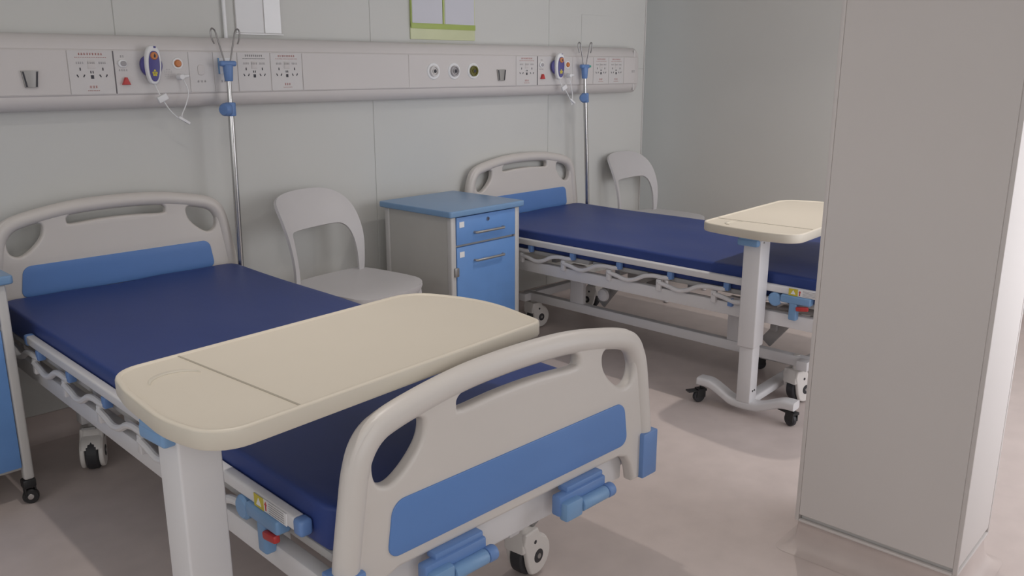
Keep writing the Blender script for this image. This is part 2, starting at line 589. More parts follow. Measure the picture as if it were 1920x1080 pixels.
t.faces.new(A)
t.faces.new(list(reversed(E)))
bmesh.ops.recalc_face_normals(t, faces=t.faces)
hb._add(t)
hwo = hw.location
def hloc(o):
    o.location = (-hwo.x, -hwo.y, -hwo.z)
    return o
hloc(hb.obj('body', 'hw', hw))
PY = FY - 0.004     # plane of the recessed front strip
pz0, pz1 = HZ0 + 0.058, HZ1 - 0.058


def part(mb, name, m, parent=hw, label=None):
    o = mb.obj(name, m, parent, label)
    if parent is hw:
        hloc(o)
    return o


# end bracket plate outline
part(MB().fill([rrect(0.012 + 0.004, HZ1 - HZ0 - 0.03, 0.006, 4, HX1 - 0.06, HC)], 0.0012, 0, T(0, FY - 0.0005, 0) @ XZ), 'end_cap_seam', 'plate')


def strip(x0, x1, name='cover_plate', m='hw'):
    return part(MB().box(((x0 + x1) / 2, PY - 0.0012, (pz0 + pz1) / 2), (x1 - x0 - 0.0013, 0.003, pz1 - pz0), 0.0008, 1), name, m)


def glyphs(mb, x0, x1, z, h, n, y):
    """a row of small illegible characters"""
    cw = (x1 - x0) / n
    for i in range(n):
        cx = x0 + cw * (i + 0.5)
        g = cw * 0.74
        for q in range(3):
            mb.box((cx, y, z + h * (0.36 - 0.36 * q)), (g * random.uniform(0.6, 1.0), 0.0006, h * 0.15))
        mb.box((cx + random.uniform(-0.2, 0.2) * g, y, z), (g * 0.2, 0.0006, h))
    return mb


def socket(xc, wdt, top='redprint', bottom=True):
    p = strip(xc - wdt / 2, xc + wdt / 2, 'socket_plate', 'plate')
    y = PY - 0.0032
    s = wdt / 0.165
    pins = MB()
    for sx in (-1, 1):
        cx = xc + sx * 0.041 * s
        pins.box((cx, y, HC + 0.012), (0.0038, 0.001, 0.0105))
        for q in (-1, 1):
            pins.box((cx + q * 0.0115 * s, y, HC - 0.012), (0.0038, 0.001, 0.010), rot=(0, q * R(28), 0))
    for q in (-1, 1):
        pins.box((xc + q * 0.004, y, HC + 0.001), (0.0032, 0.001, 0.0085))
    pins.box((xc, y, HC - 0.016), (0.0105, 0.001, 0.013))
    pins.obj('pin_holes', 'pin', p)
    sw = MB()
    sw.box((xc, y, HC + 0.028), (0.026, 0.0022, 0.030), 0.001)
    sw.obj('socket_face', 'hw', p)
    gr = MB()
    for q in (-1, 0, 1):
        glyphs(gr, xc + q * 0.041 * s - 0.014, xc + q * 0.041 * s + 0.014, HC + 0.034, 0.008, 4, y - (0.0016 if q == 0 else 0))
    gr.obj('grey_marks', 'greyprint', p)
    tx = MB()
    glyphs(tx, xc - 0.045 * s, xc + 0.045 * s, pz1 - 0.012, 0.008, 9, y)
    glyphs(tx, xc - 0.058 * s, xc + 0.058 * s, pz1 - 0.024, 0.003, 18, y)
    if bottom:
        glyphs(tx, xc - 0.016, xc + 0.016, pz0 + 0.026, 0.009, 3, y)
        glyphs(tx, xc - 0.022, xc + 0.022, pz0 + 0.013, 0.003, 7, y)
    tx.obj('lettering', top, p)


def rail_clip(xc, wd=0.056):
    h = 0.058
    p = part(MB().fill([[(xc - wd / 2, HC - 0.022 + h / 2), (xc + wd / 2, HC - 0.022 + h / 2), (xc + wd * 0.36, HC - 0.022 - h / 2), (xc - wd * 0.36, HC - 0.022 - h / 2)]], 0.012, 0.001, T(0, PY - 0.006, 0) @ XZ), 'rail_clip', 'grey_metal')
    for q in (-1, 1):
        MB().fill([[(xc + q * wd * 0.36, HC - 0.022 + h / 2 - 0.003), (xc + q * wd * 0.46, HC - 0.022 + h / 2 - 0.003), (xc + q * wd * 0.33, HC - 0.022 - h / 2 + 0.003), (xc + q * wd * 0.23, HC - 0.022 - h / 2 + 0.003)]], 0.002, 0, T(0, PY - 0.0125, 0) @ XZ).obj('clip_slot', 'pin', p)


def gas_outlet(xc, bar, inner):
    p = part(MB().lathe([(0.0, 0.006), (0.030, 0.006), (0.034, 0.008), (0.038, 0.008), (0.041, 0.004), (0.041, 0)], T(xc, PY, HC) @ Matrix.Rotation(R(90), 4, 'X')), 'gas_outlet', 'white')
    MB().lathe([(0.0, 0.014), (0.010, 0.014), (0.012, 0.009), (0.019, 0.009), (0.020, 0.016), (0.026, 0.016), (0.027, 0.006)], T(xc, PY, HC) @ Matrix.Rotation(R(90), 4, 'X')).obj('coupling_ring', inner, p)
    MB().lathe([(0, 0.0145), (0.0075, 0.0145), (0.009, 0.0135), (0, 0.0135)], T(xc + 0.003, PY - 0.001, HC) @ Matrix.Rotation(R(90), 4, 'X'), 16).obj('valve_core', 'pin', p)
    MB().box((xc, PY - 0.001, HC + 0.062), (0.044, 0.002, 0.013), 0.0008, 1).obj('gas_label', bar, p)


def call_panel(x0, x1, shift=0.0):
    p = strip(x0, x1, 'nurse_call_plate', 'plate')
    y = PY - 0.003
    MB().box((x0, PY - 0.0015, HC), (0.0035, 0.004, pz1 - pz0), 0.0005, 1).obj('plate_edge', 'darkprint', p)
    xb = x0 + 0.03
    MB().fill([rrect(0.034, 0.028, 0.0139, 6, xb, HC + 0.032)], 0.008, 0.002, T(0, y - 0.003, 0) @ XZ).obj('push_button', 'white', p)
    MB().fill([rrect(0.022, 0.019, 0.0094, 6, xb + 0.002, HC + 0.032)], 0.004, 0.001, T(0, y - 0.008, 0) @ XZ).obj('button_cap', 'greyprint', p)
    MB().fill([[(xb - 0.010, HC - 0.045), (xb + 0.020, HC - 0.045), (xb + 0.009, HC - 0.018), (xb + 0.002, HC - 0.018)]], 0.014, 0.002, T(0, y - 0.007, 0) @ XZ).obj('emergency_pull', 'red', p)
    gr = MB()
    glyphs(gr, xb - 0.007, xb + 0.009, HC + 0.058, 0.009, 2, y)
    glyphs(gr, xb - 0.016, xb + 0.018, HC + 0.008, 0.007, 4, y)
    for i in range(5):
        for j in range(6):
            if (i - 2) ** 2 + (j - 2.5) ** 2 < 7.5:
                gr.box((x1 - 0.098 + i * 0.0065, y, HC - 0.022 + j * 0.0065), (0.0022, 0.0008, 0.0022))
    gr.obj('grey_marks', 'greyprint', p)
    xo = x1 - 0.045
    MB().lathe([(0, 0.003), (0.021, 0.003), (0.022, 0.0)], T(xo, y, HC + 0.033) @ Matrix.Rotation(R(90), 4, 'X')).obj('button_base', 'white', p)
    MB().lathe([(0, 0.009), (0.011, 0.008), (0.0145, 0.003), (0.0145, 0)], T(xo, y - 0.002, HC + 0.033) @ Matrix.Rotation(R(90), 4, 'X')).obj('reset_button', 'orange', p)
    return p


strip(HX0 + 0.02, 1.110)
rail_clip(0.981)
socket(1.191, 0.160)
call_panel(1.273, 1.560)
p = strip(1.560, 1.663, 'outlet_plate', 'plate')
MB().fill([rrect(0.026, 0.040, 0.010, 4, 1.608, HC + 0.008)], 0.003, 0.001, T(0, PY - 0.004, 0) @ XZ).obj('outlet_cover', 'hw', p)
glyphs(MB(), 1.588, 1.628, HC - 0.036, 0.008, 3, PY - 0.0032).obj('grey_marks', 'greyprint', p)
p = strip(1.663, 1.765, 'switch_plate', 'plate')
MB().fill([rrect(0.056, 0.062, 0.003, 2, 1.714, HC + 0.024)], 0.006, 0.001, T(0, PY - 0.005, 0) @ XZ).obj('rocker_switch', 'white', p)
MB().box((1.684, PY - 0.006, HC + 0.024), (0.005, 0.006, 0.062), 0.001).obj('switch_edge', 'latch', p)
glyphs(MB(), 1.688, 1.730, HC - 0.036, 0.009, 3, PY - 0.0032).obj('grey_marks', 'greyprint', p)
socket(1.842, 0.148, 'darkprint', False)
socket(1.995, 0.152)
strip(2.072, 2.66)
strip(2.66, 3.39)
for xg, bar, inner in ((2.813, 'white', 'plate'), (2.949, 'darkprint', 'greyprint'), (3.081, 'yellow', 'olive')):
    gas_outlet(xg, bar, inner)
rail_clip(3.281, 0.062)
socket(3.480, 0.165)
call_panel(3.567, 3.862)
strip(3.862, 4.045)
socket(4.122, 0.142)
socket(4.268, 0.146)
strip(4.345, 4.455)
glyphs(MB(), 4.420, 4.455, HC - 0.006, 0.016, 2, PY - 0.0032).obj('grey_marks', 'greyprint', part(MB().box((4.437, PY - 0.001, HC - 0.006), (0.045, 0.002, 0.03), 0.0005, 1), 'name_plate', 'plate'))


# ------------------------------------------------------------------ nurse call handsets
def handset(x, z, tilt, label, plugx, cord, turn=0.0):
    r = empty('nurse_call_handset', (x, PY - 0.004 - (0.008 if turn else 0), z), 0, label, 'handset', 'nurse call handsets')
    body_out = []
    for k in range(40):
        a = 2 * PI * k / 40
        wd = 0.030 + 0.003 * math.sin(a)
        body_out.append((wd * math.copysign(abs(math.cos(a)) ** 0.75, math.cos(a)), 0.072 * math.sin(a)))
    mt = Matrix.Rotation(turn, 4, 'Z') @ Matrix.Rotation(tilt, 4, 'Y')
    base = T(0, -0.012, 0) @ mt
    MB().fill([[(u * 1.38, v * 0.55 - 0.004) for u, v in body_out]], 0.018, 0.004, base @ XZ).obj('wall_holder', 'purple', r)
    b = MB().fill([body_out], 0.026, 0.008, T(0, -0.028, 0) @ mt @ XZ).obj('body', 'white', r)
    MB().fill([[(u * 0.68, v * 0.78 - 0.004) for u, v in body_out]], 0.004, 0.001, T(0, -0.0425, 0) @ mt @ XZ).obj('front_face', 'purple', b)
    MB().lathe([(0, 0.005), (0.012, 0.004), (0.0145, 0)], T(0, -0.0445, 0) @ mt @ T(0, 0, 0.034) @ Matrix.Rotation(R(90), 4, 'X'), 20).obj('call_button', 'orange', b)
    MB().fill([[(-0.003, 0.028), (0.003, 0.028), (0.004, 0.036), (0.0, 0.042), (-0.003, 0.036)]], 0.001, 0, T(0, -0.0498, 0) @ mt @ XZ).obj('button_symbol', 'pin', b)
    fl_ = MB()
    for (u, v) in ((0, -0.020), (-0.006, -0.028), (0.006, -0.028), (-0.004, -0.036), (0.004, -0.036), (0, -0.030)):
        fl_.fill([rrect(0.008, 0.008, 0.0035, 4, u, v)], 0.001, 0, T(0, -0.0448, 0) @ mt @ XZ)
    fl_.obj('flower_mark', 'yellow', b)
    MB().box((0.008, -0.0415, 0.066), (0.009, 0.002, 0.007), 0.001).obj('small_mark', 'purple', b)
    pts = [(px - x, py - (PY - 0.004), pz - z) for (px, py, pz) in cord]
    MB().tube(pts, 0.0022, 8, smooth=8).obj('cord', 'white', r)
    q = pts[2]
    MB().box((q[0], q[1] - 0.006, q[2]), (0.040, 0.014, 0.024), 0.003, 2, (0, R(-25), 0)).obj('sheet_clip', 'white', r)
    q = pts[4]
    MB().box((q[0] + 0.012, q[1] - 0.003, q[2] - 0.004), (0.05, 0.011, 0.011), 0.003, 2, (0, R(32), 0)).obj('cord_tie', 'white', r)
    q = pts[-1]
    MB().cyl((q[0] - 0.012, q[1] + 0.002, q[2] + 0.002), (q[0] - 0.012, q[1] - 0.03, q[2] + 0.002), 0.013, 18, 0.010, 0.002).obj('plug', 'white', r)
    MB().cyl((q[0] - 0.012, q[1] - 0.022, q[2] + 0.002), (q[0] + 0.016, q[1] - 0.026, q[2] + 0.006), 0.008, 14, 0.005, 0.001).obj('cord_boot', 'white', r)
    return r


handset(1.405, 1.408, R(3), 'white and purple call handset on the panel above the near bed', 1.515,
        [(1.405, 3.335, 1.338), (1.412, 3.335, 1.318), (1.425, 3.330, 1.285), (1.455, 3.330, 1.235), (1.492, 3.330, 1.202), (1.500, 3.332, 1.222), (1.522, 3.335, 1.262), (1.535, 3.336, 1.31), (1.520, 3.345, 1.362)])
handset(3.706, 1.405, R(2), 'white and purple call handset on the panel above the far bed', 3.815,
        [(3.705, 3.335, 1.335), (3.712, 3.335, 1.318), (3.735, 3.330, 1.288), (3.765, 3.330, 1.262), (3.800, 3.330, 1.215), (3.815, 3.332, 1.190), (3.822, 3.335, 1.24), (3.812, 3.340, 1.30), (3.800, 3.348, 1.352)], turn=R(-14))

# ------------------------------------------------------------------ wall boards and conduit
def wall_board():
    r = empty('notice_board', (1.93, WY, 1.72), 0, 'white card holder on the wall above the near headboard', 'notice board')
    MB().box((0, -0.004, 0), (0.215, 0.008, 0.37), 0.002).obj('backing', 'plate', r)
    MB().box((-0.043, -0.0095, 0.002), (0.125, 0.003, 0.36), 0.0008, 1).obj('card', 'white', r)
    MB().box((0.064, -0.010, 0.002), (0.078, 0.004, 0.36), 0.0008, 1).obj('reflection_card', 'gloss_white', r)  # brighter strip stands in for the window reflected in the card holder
    MB().box((0.0, -0.008, -0.183), (0.222, 0.014, 0.006), 0.001).obj('bottom_lip', 'gloss_white', r)


wall_board()
r = empty('notice_board', (2.966, WY, 1.74), 0, 'green-framed board with two pale cards above the gas outlets', 'notice board')
MB().box((0, -0.004, -0.01), (0.43, 0.008, 0.39), 0.002).obj('backing', 'pale_green', r)
MB().box((-0.108, -0.0095, 0.035), (0.195, 0.003, 0.33), 0.0008, 1).obj('card', 'card', r)
MB().box((0.108, -0.0095, 0.035), (0.200, 0.003, 0.33), 0.0008, 1).obj('card', 'card', r)
MB().box((0, -0.010, -0.140), (0.43, 0.005, 0.026), 0.001).obj('bottom_strip', 'green', r)
MB().box((-0.004, -0.010, 0.03), (0.007, 0.005, 0.32), 0.001).obj('divider', 'green', r)
MB().box((-0.212, -0.009, 0.02), (0.006, 0.010, 0.34), 0.001).obj('side_strip', 'green', r)
r = empty('wall_conduit', (1.772, WY, 1.515), 0, 'thin white vertical conduit running up the wall above the panel', 'conduit')
MB().cyl((0, -0.012, 0), (0, -0.012, ZC - 1.515), 0.008, 14).obj('tube', 'gloss_white', r)
MB().box((0, -0.008, 0.42), (0.03, 0.016, 0.014), 0.003).obj('wall_clip', 'white', r)


# ------------------------------------------------------------------ hospital beds
HALF = [(0, .826), (.12, .823), (.2, .816), (.28, .804), (.35, .790), (.393, .775), (.422, .748), (.440, .708), (.453, .64), (.468, .55), (.474, .5)]
HOLE = [(.392, .685), (.386, .712), (.364, .738), (.335, .751), (.296, .757), (.274, .752), (.269, .735), (.276, .708), (.296, .681), (.328, .654), (.358, .642), (.384, .655)]


def board(parent, name, y, dz, leg_z, face):
    """moulded head or foot board; face = -1 shows its outer face to -y"""
    half = [(u, z + dz) for u, z in HALF]
    bz = .462 + dz
    right = half + [(.476, leg_z + .02), (.470, leg_z), (.402, leg_z), (.396, leg_z + .03), (.388, bz - .035), (.370, bz - .01), (.340, bz)]
    loop = right + [(-u, z) for u, z in reversed(right[1:])]
    top = catmull([(u, z, 0) for u, z in ([(-u, z) for u, z in reversed(half[1:])] + half)], 4)
    lp2 = [(p.x, p.y) for p in top]
    low = [p for p in loop if p[1] < .5 + dz - 1e-6]
    lowR = [p for p in right if p[1] < .5 + dz - 1e-6]
    outline = lp2 + lowR + [(-u, z) for u, z in reversed(lowR)]
    hr = [(p.x, p.y) for p in catmull([(u, z + dz, 0) for u, z in HOLE], 4, True)]
    hl = [(-u, z) for u, z in reversed(hr)]
    sl = [(-.184, .752), (-.180, .768), (-.155, .778), (-.08, .785), (0, .787), (.08, .785), (.155, .778), (.180, .768), (.184, .752), (.172, .741), (.08, .747), (0, .749), (-.08, .747), (-.172, .741)]
    sl = [(p.x, p.y) for p in catmull([(u, z + dz, 0) for u, z in sl], 3, True)]
    b = MB()
    b.fill([outline, hr, hl, sl], 0.034, 0.010, T(0, y, 0) @ XZ, 4)
    rim = [((p[0] * 0.955), y, p[1] - 0.020) for p in lp2]
    rim = [(-.452, y, leg_z + .02)] + [(-.452, y, .45 + dz * 0.5)] + rim + [(.452, y, .45 + dz * 0.5), (.452, y, leg_z + .02)]
    b.tube(rim, 0.0265, 14)
    o = b.obj(name, 'abs', parent, ang=50)
    blue = rrect(.722, .116, .028, 6, 0, .549 + dz)
    blue = [(u * (1 + (.550 + dz - z) * 0.42), z) for u, z in blue]
    MB().fill([blue], 0.006, 0.0018, T(0, y + face * 0.0175, 0) @ XZ, 2).obj('blue_inlay', 'abs_blue', o)
    return o




def make_caster(parent, x, y, yaw, pedal=True):
    c = T(x, y, 0) @ Matrix.Rotation(yaw, 4, 'Z')
    YZ = Matrix(((0, 0, 1, 0), (1, 0, 0, 0), (0, 1, 0, 0), (0, 0, 0, 1)))
    tr_ = 0.030
    side = [(tr_ + 0.058 * math.cos(R(a)), 0.064 + 0.057 * math.sin(R(a))) for a in range(-125, 66, 10)]
    side += [(tr_ + 0.012, 0.124), (0.030, 0.150), (-0.028, 0.150), (-0.036, 0.122), (-0.026, 0.090), (tr_ - 0.046, 0.046)]
    b = MB()
    for s in (-1, 1):
        b.fill([side], 0.017, 0.006, c @ T(s * 0.0305, 0, 0) @ YZ, 3)
    hood = [(tr_ + 0.060 * math.cos(R(a)), 0.064 + 0.062 * math.sin(R(a))) for a in range(25, 66, 10)] + [(tr_ + 0.010, 0.127), (0.028, 0.150), (-0.026, 0.150), (-0.038, 0.120), (-0.036, 0.092)]
    b.fill([hood], 0.070, 0.007, c @ YZ, 3)
    t_ = bmesh.new()
    bmesh.ops.create_cube(t_, size=1.0)
    bmesh.ops.scale(t_, vec=(0.07, 0.054, 0.026), verts=t_.verts)
    bmesh.ops.bevel(t_, geom=list(t_.edges), offset=0.007, segments=2, affect='EDGES')
    b._add(t_, c @ T(0, -0.001, 0.134))
    b.cyl((x, y, 0.14), (x, y, 0.215), 0.014, 18)
    o = b.obj('caster', 'caster_white', parent)
    rx = Matrix.Rotation(R(90), 4, 'Y')
    wm = c @ T(0, tr_, 0.0625) @ rx
    MB().lathe([(0.030, -0.021), (0.056, -0.021), (0.0615, -0.016), (0.0625, 0), (0.0615, 0.016), (0.056, 0.021), (0.030, 0.021)], wm, 32).obj('tyre', 'tyre', o)
    for s in (-1, 1):
        MB().lathe([(0, s * 0.0405), (0.0200, s * 0.0405), (0.0210, s * 0.038)], wm, 20).obj('hub_cap', 'tyre', o)
        MB().lathe([(0, s * 0.0396), (0.006, s * 0.0396), (0.006, s * 0.038)], c @ T(0, 0.014, 0.113) @ rx, 12).obj('fork_hole', 'tyre', o)
        MB().lathe([(0, s * 0.0425), (0.0075, s * 0.0425), (0.008, s * 0.040)], wm, 14).obj('axle_bolt', 'grey_metal', o)
    if pedal:
        m2 = c @ T(0.0, 0.050, 0.160) @ Matrix.Rotation(PI, 4, 'Z')
        MB()._add(_pedal(), m2).obj('brake_pedal', 'mech', o)
    return o


def _pedal():
    t_ = bmesh.new()
    bmesh.ops.create_cube(t_, size=1.0)
    bmesh.ops.scale(t_, vec=(0.05, 0.06, 0.008), verts=t_.verts)
    bmesh.ops.bevel(t_, geom=list(t_.edges), offset=0.003, segments=2, affect='EDGES')
    bmesh.ops.rotate(t_, cent=(0, 0, 0), matrix=Matrix.Rotation(R(-18), 3, 'X'), verts=t_.verts)
    return t_


GX = 0.459      # outer plane of the folded side guards


def side_guard(parent, s):
    """folded guard rail on side s: sub-parts rail, struts, joints, posts, latch, label"""
    x = s * GX
    g = MB().box((x, -0.128, 0.543), (0.026, 1.63, 0.030), 0.006, 3).obj('side_guard', 'steel_white', parent)
    for q, yy in ((1, 0.695), (-1, -0.955)):
        MB().box((x, yy, 0.541), (0.030, 0.030, 0.036), 0.008, 3).obj('rail_end_cap', 'bumper', g)
    posts = [0.94, 0.665, 0.385, 0.105, -0.175, -0.455]
    for i, py in enumerate(posts):
        MB().box((x, py, 0.458), (0.018, 0.024, 0.052), 0.003, 2).obj('post', 'steel_white', g)
        ye = py - 0.335
        xo = x + s * 0.004
        MB().tube([(xo, py, 0.470), (xo, py - 0.05, 0.462), (xo, py - 0.10, 0.452), (xo, py - 0.15, 0.462), (xo, py - 0.20, 0.486),
                   (xo, py - 0.25, 0.496), (xo, py - 0.30, 0.496), (xo, ye, 0.500)], 0.0100, 10, smooth=4).obj('strut', 'steel_white', g)
        MB().box((x, ye - 0.004, 0.511), (0.024, 0.026, 0.034), 0.004, 2).obj('joint', 'bumper', g)
        MB().cyl((x + s * 0.008, py, 0.468), (x + s * 0.0115, py, 0.468), 0.0045, 10).obj('rivet', 'grey_metal', g)
    MB().box((x, -0.535, 0.446), (0.02, 0.022, 0.034), 0.003).obj('end_stop', 'bumper', g)
    # release latch below the rail at the foot end
    MB().box((x + s * 0.004, -0.825, 0.512), (0.034, 0.125, 0.032), 0.006, 3).obj('latch_holder', 'latch', g)
    MB().box((x + s * 0.004, -0.815, 0.470), (0.028, 0.034, 0.085), 0.007, 3).obj('latch_stem', 'latch', g)
    MB().lathe([(0, 0.014), (0.022, 0.012), (0.028, 0.006), (0.028, -0.012), (0, -0.012)], T(x + s * 0.006, -0.735, 0.500) @ Matrix.Rotation(s * R(90), 4, 'Y'), 20).obj('latch_knob', 'latch', g)
    MB().box((x + s * 0.016, -0.855, 0.482), (0.016, 0.05, 0.018), 0.005, 2, (R(-8), 0, 0)).obj('release_lever', 'red', g)
    fx = x + s * 0.0135
    lab = MB().box((fx, -0.855, 0.543), (0.0016, 0.125, 0.028), 0).obj('warning_label', 'white', g)
    lab['label'] = 'white sticker with small print'
    fx += s * 0.001
    MB().box((fx, -0.812, 0.543), (0.0012, 0.038, 0.028)).obj('warning_label', 'yellow', g)
    MB().fill([[(-0.010, -0.008), (0.010, -0.008), (0, 0.009)]], 0.001, 0, T(fx + s * 0.0008, -0.812, 0.543) @ Matrix.Rotation(R(90), 4, 'Z') @ XZ).obj('warning_triangle', 'white', g)
    MB().fill([[(-0.002, -0.010), (0.002, -0.010), (0.002, 0.002), (0.005, 0.002), (0, 0.010), (-0.005, 0.002), (-0.002, 0.002)]], 0.001, 0, T(fx, -0.839, 0.543) @ Matrix.Rotation(R(90), 4, 'Z') @ XZ).obj('warning_arrow', 'red', g)
    ln = MB()
    for k in range(5):
        ln.box((fx, -0.880, 0.533 + k * 0.005), (0.0008, 0.058, 0.0016))
    ln.obj('warning_lines', 'greyprint', g)
    return g


def make_bed(name, loc, rz, label, cast):
    b = empty(name, (loc[0], loc[1], 0), rz, label, 'hospital bed', 'hospital beds')
    hy, fy = 1.085, -1.085
    board(b, 'headboard', hy, 0.098, 0.40, -1)
    board(b, 'footboard', fy, 0.0, 0.375, -1)
    for yy, sgn in ((hy, 1), (fy, -1)):
        for s in (-1, 1):
            bp_ = MB()
            bp_.box((s * 0.456, yy, 0.438), (0.060, 0.060, 0.122), 0.004, 2)
            bp_.obj('corner_bumper', 'bumper', b)
    # upper frame
    for s in (-1, 1):
        MB().box((s * 0.435, 0, 0.415), (0.036, 2.08, 0.056), 0.005, 2).obj('side_beam', 'steel_white', b)
    for yy in (1.04, -1.045):
        MB().box((0, yy, 0.416), (0.80, 0.04, 0.088), 0.005, 2).obj('end_beam', 'steel_white', b)
    for (y0, y1) in ((0.24, 1.02), (-0.10, 0.22), (-1.02, -0.12)):
        MB().box((0, (y0 + y1) / 2, 0.489), (0.88, y1 - y0, 0.022), 0.006, 2).obj('deck_section', 'deck', b)
    for yy in (0.9, 0.5, 0.1, -0.3, -0.7):
        MB().box((0, yy, 0.462), (0.80, 0.03, 0.034), 0.003).obj('deck_support', 'mech', b)
    # base frame
    bx = 0.25
    for s in (-1, 1):
        MB().box((s * bx, 0, 0.190), (0.040, 1.66, 0.046), 0.005, 2).obj('base_beam', 'steel_white', b)
    for yy in (0.80, -0.80):
        MB().box((0, yy, 0.190), (0.63, 0.050, 0.042), 0.005, 2).obj('base_cross_beam', 'steel_white', b)
    for s in (-1, 1):
        for yy in (0.46, -0.46):
            MB().box((s * 0.25, yy, 0.312), (0.028, 0.085, 0.205), 0.004, 2).obj('upright', 'steel_white', b)
    for yy in (0.30, -0.62):
        for s in (-1, 1):
            MB().box((s * 0.205, yy - 0.02, 0.30), (0.012, 0.055, 0.20), 0.004, 2, (R(38), 0, 0)).obj('lift_arm', 'mech', b)
        MB().box((0, yy, 0.30), (0.46, 0.03, 0.03), 0.004).obj('lift_shaft', 'mech', b)
    wt = MB()
    wt.lathe([(0, 0.02), (0.012, 0.02), (0.03, 0.012), (0.034, 0), (0, 0)], T(-0.267, 0.28, 0.290) @ Matrix.Rotation(R(-90), 4, 'Y'), 20)
    wt.obj('pivot_wheel', 'steel_white', b)
    for s in (-1, 1):
        cr = MB()
        cr.cyl((s * 0.19, -1.05, 0.405), (s * 0.19, -0.35, 0.375), 0.014, 14)
        cr.obj('crank_rod', 'mech', b)
    # two fold-away cranks under the foot board
    for xc in (-0.205, 0.188):
        c = MB().box((xc - 0.010, fy - 0.028, 0.428), (0.165, 0.026, 0.050), 0.005, 2)
        c.box((xc + 0.004, fy - 0.020, 0.4575), (0.13, 0.030, 0.016), 0.004, 2)
        c = c.obj('crank', 'bumper', b)
        MB().box((xc - 0.058, fy - 0.046, 0.417), (0.058, 0.026, 0.046), 0.006, 2).obj('crank_hub', 'latch', c)
        MB().cyl((xc - 0.028, fy - 0.048, 0.415), (xc + 0.062, fy - 0.048, 0.415), 0.0165, 18, bev=0.003).obj('crank_handle', 'latch', c)
        MB().cyl((xc + 0.063, fy - 0.048, 0.415), (xc + 0.088, fy - 0.048, 0.415), 0.0175, 18, bev=0.005).obj('crank_knob', 'bumper', c)
    for s in (-1, 1):
        side_guard(b, s)
    for (x, y, yaw) in cast:
        make_caster(b, x, y, yaw)
    return b


NB = (1.222, 2.29)
FB = (3.535, 2.335)
FROT = R(1.2)
make_bed('hospital_bed', NB, 0, 'nearer hospital bed with its footboard turned to the camera',
         [(-0.275, 0.80, R(154)), (0.305, 0.79, R(10)), (0.315, -0.79, R(-82)), (-0.315, -0.79, R(20))])
make_bed('hospital_bed', FB, FROT, 'farther hospital bed half hidden by the column',
         [(-0.225, 0.80, R(-95)), (0.305, 0.79, R(10)), (0.315, -0.79, R(15)), (-0.250, -0.748, R(-105))])


# ------------------------------------------------------------------ mattresses
def mattress(loc, rz, label):
    t = bmesh.new()
    nx, ny = 26, 56
    w2, l2, th = 0.443, 1.047, 0.098
    def co(i, j, top):
        u, v = -1 + 2 * i / nx, -1 + 2 * j / ny
        x, y = w2 * u, l2 * v
        # rounded plan corners
        r = 0.05
        ax, ay = abs(x) - (w2 - r), abs(y) - (l2 - r)
        if ax > 0 and ay > 0:
            d = math.hypot(ax, ay)
            if d > r:
                x = math.copysign((w2 - r) + ax / d * r, x)
                y = math.copysign((l2 - r) + ay / d * r, y)
        e = min(1, (w2 - abs(x)) / 0.02) if abs(u) > 0.9 else 1
        z = th if top else 0
        if top:
            z += 0.0022 * math.sin(9 * x + 3 * math.sin(2.3 * y)) * math.cos(3.1 * y + 2 * x) + 0.0012 * math.sin(21 * x - 7 * y)
        return (x, y, z)
    top = [[t.verts.new(co(i, j, True)) for j in range(ny + 1)] for i in range(nx + 1)]
    bot = [[t.verts.new(co(i, j, False)) for j in range(ny + 1)] for i in range(nx + 1)]
    for i in range(nx):
        for j in range(ny):
            t.faces.new((top[i][j], top[i + 1][j], top[i + 1][j + 1], top[i][j + 1]))
            t.faces.new((bot[i][j], bot[i][j + 1], bot[i + 1][j + 1], bot[i + 1][j]))
    ring = [(i, 0) for i in range(nx)] + [(nx, j) for j in range(ny)] + [(i, ny) for i in range(nx, 0, -1)] + [(0, j) for j in range(ny, 0, -1)]
    for (a, b_) in zip(ring, ring[1:] + ring[:1]):
        t.faces.new((bot[a[0]][a[1]], bot[b_[0]][b_[1]], top[b_[0]][b_[1]], top[a[0]][a[1]]))
    bmesh.ops.recalc_face_normals(t, faces=t.faces)
    ed = []
    for e in t.edges:
        if len(e.link_faces) == 2 and e.calc_face_angle(0) > 0.9:
            ed.append(e)
    bmesh.ops.bevel(t, geom=ed, offset=0.010, segments=3, affect='EDGES', profile=0.5)
    o = MB()._add(t).obj('mattress', 'mattress', ang=60)
    o.location = (loc[0], loc[1], 0.5005)
    o.rotation_euler = (0, 0, rz)
    return tag(o, label, 'mattress', 'blue mattresses')


mattress((NB[0], NB[1]), 0, 'dark blue mattress lying on the nearer bed')
mattress((FB[0], FB[1]), FROT, 'dark blue mattress lying on the farther bed')


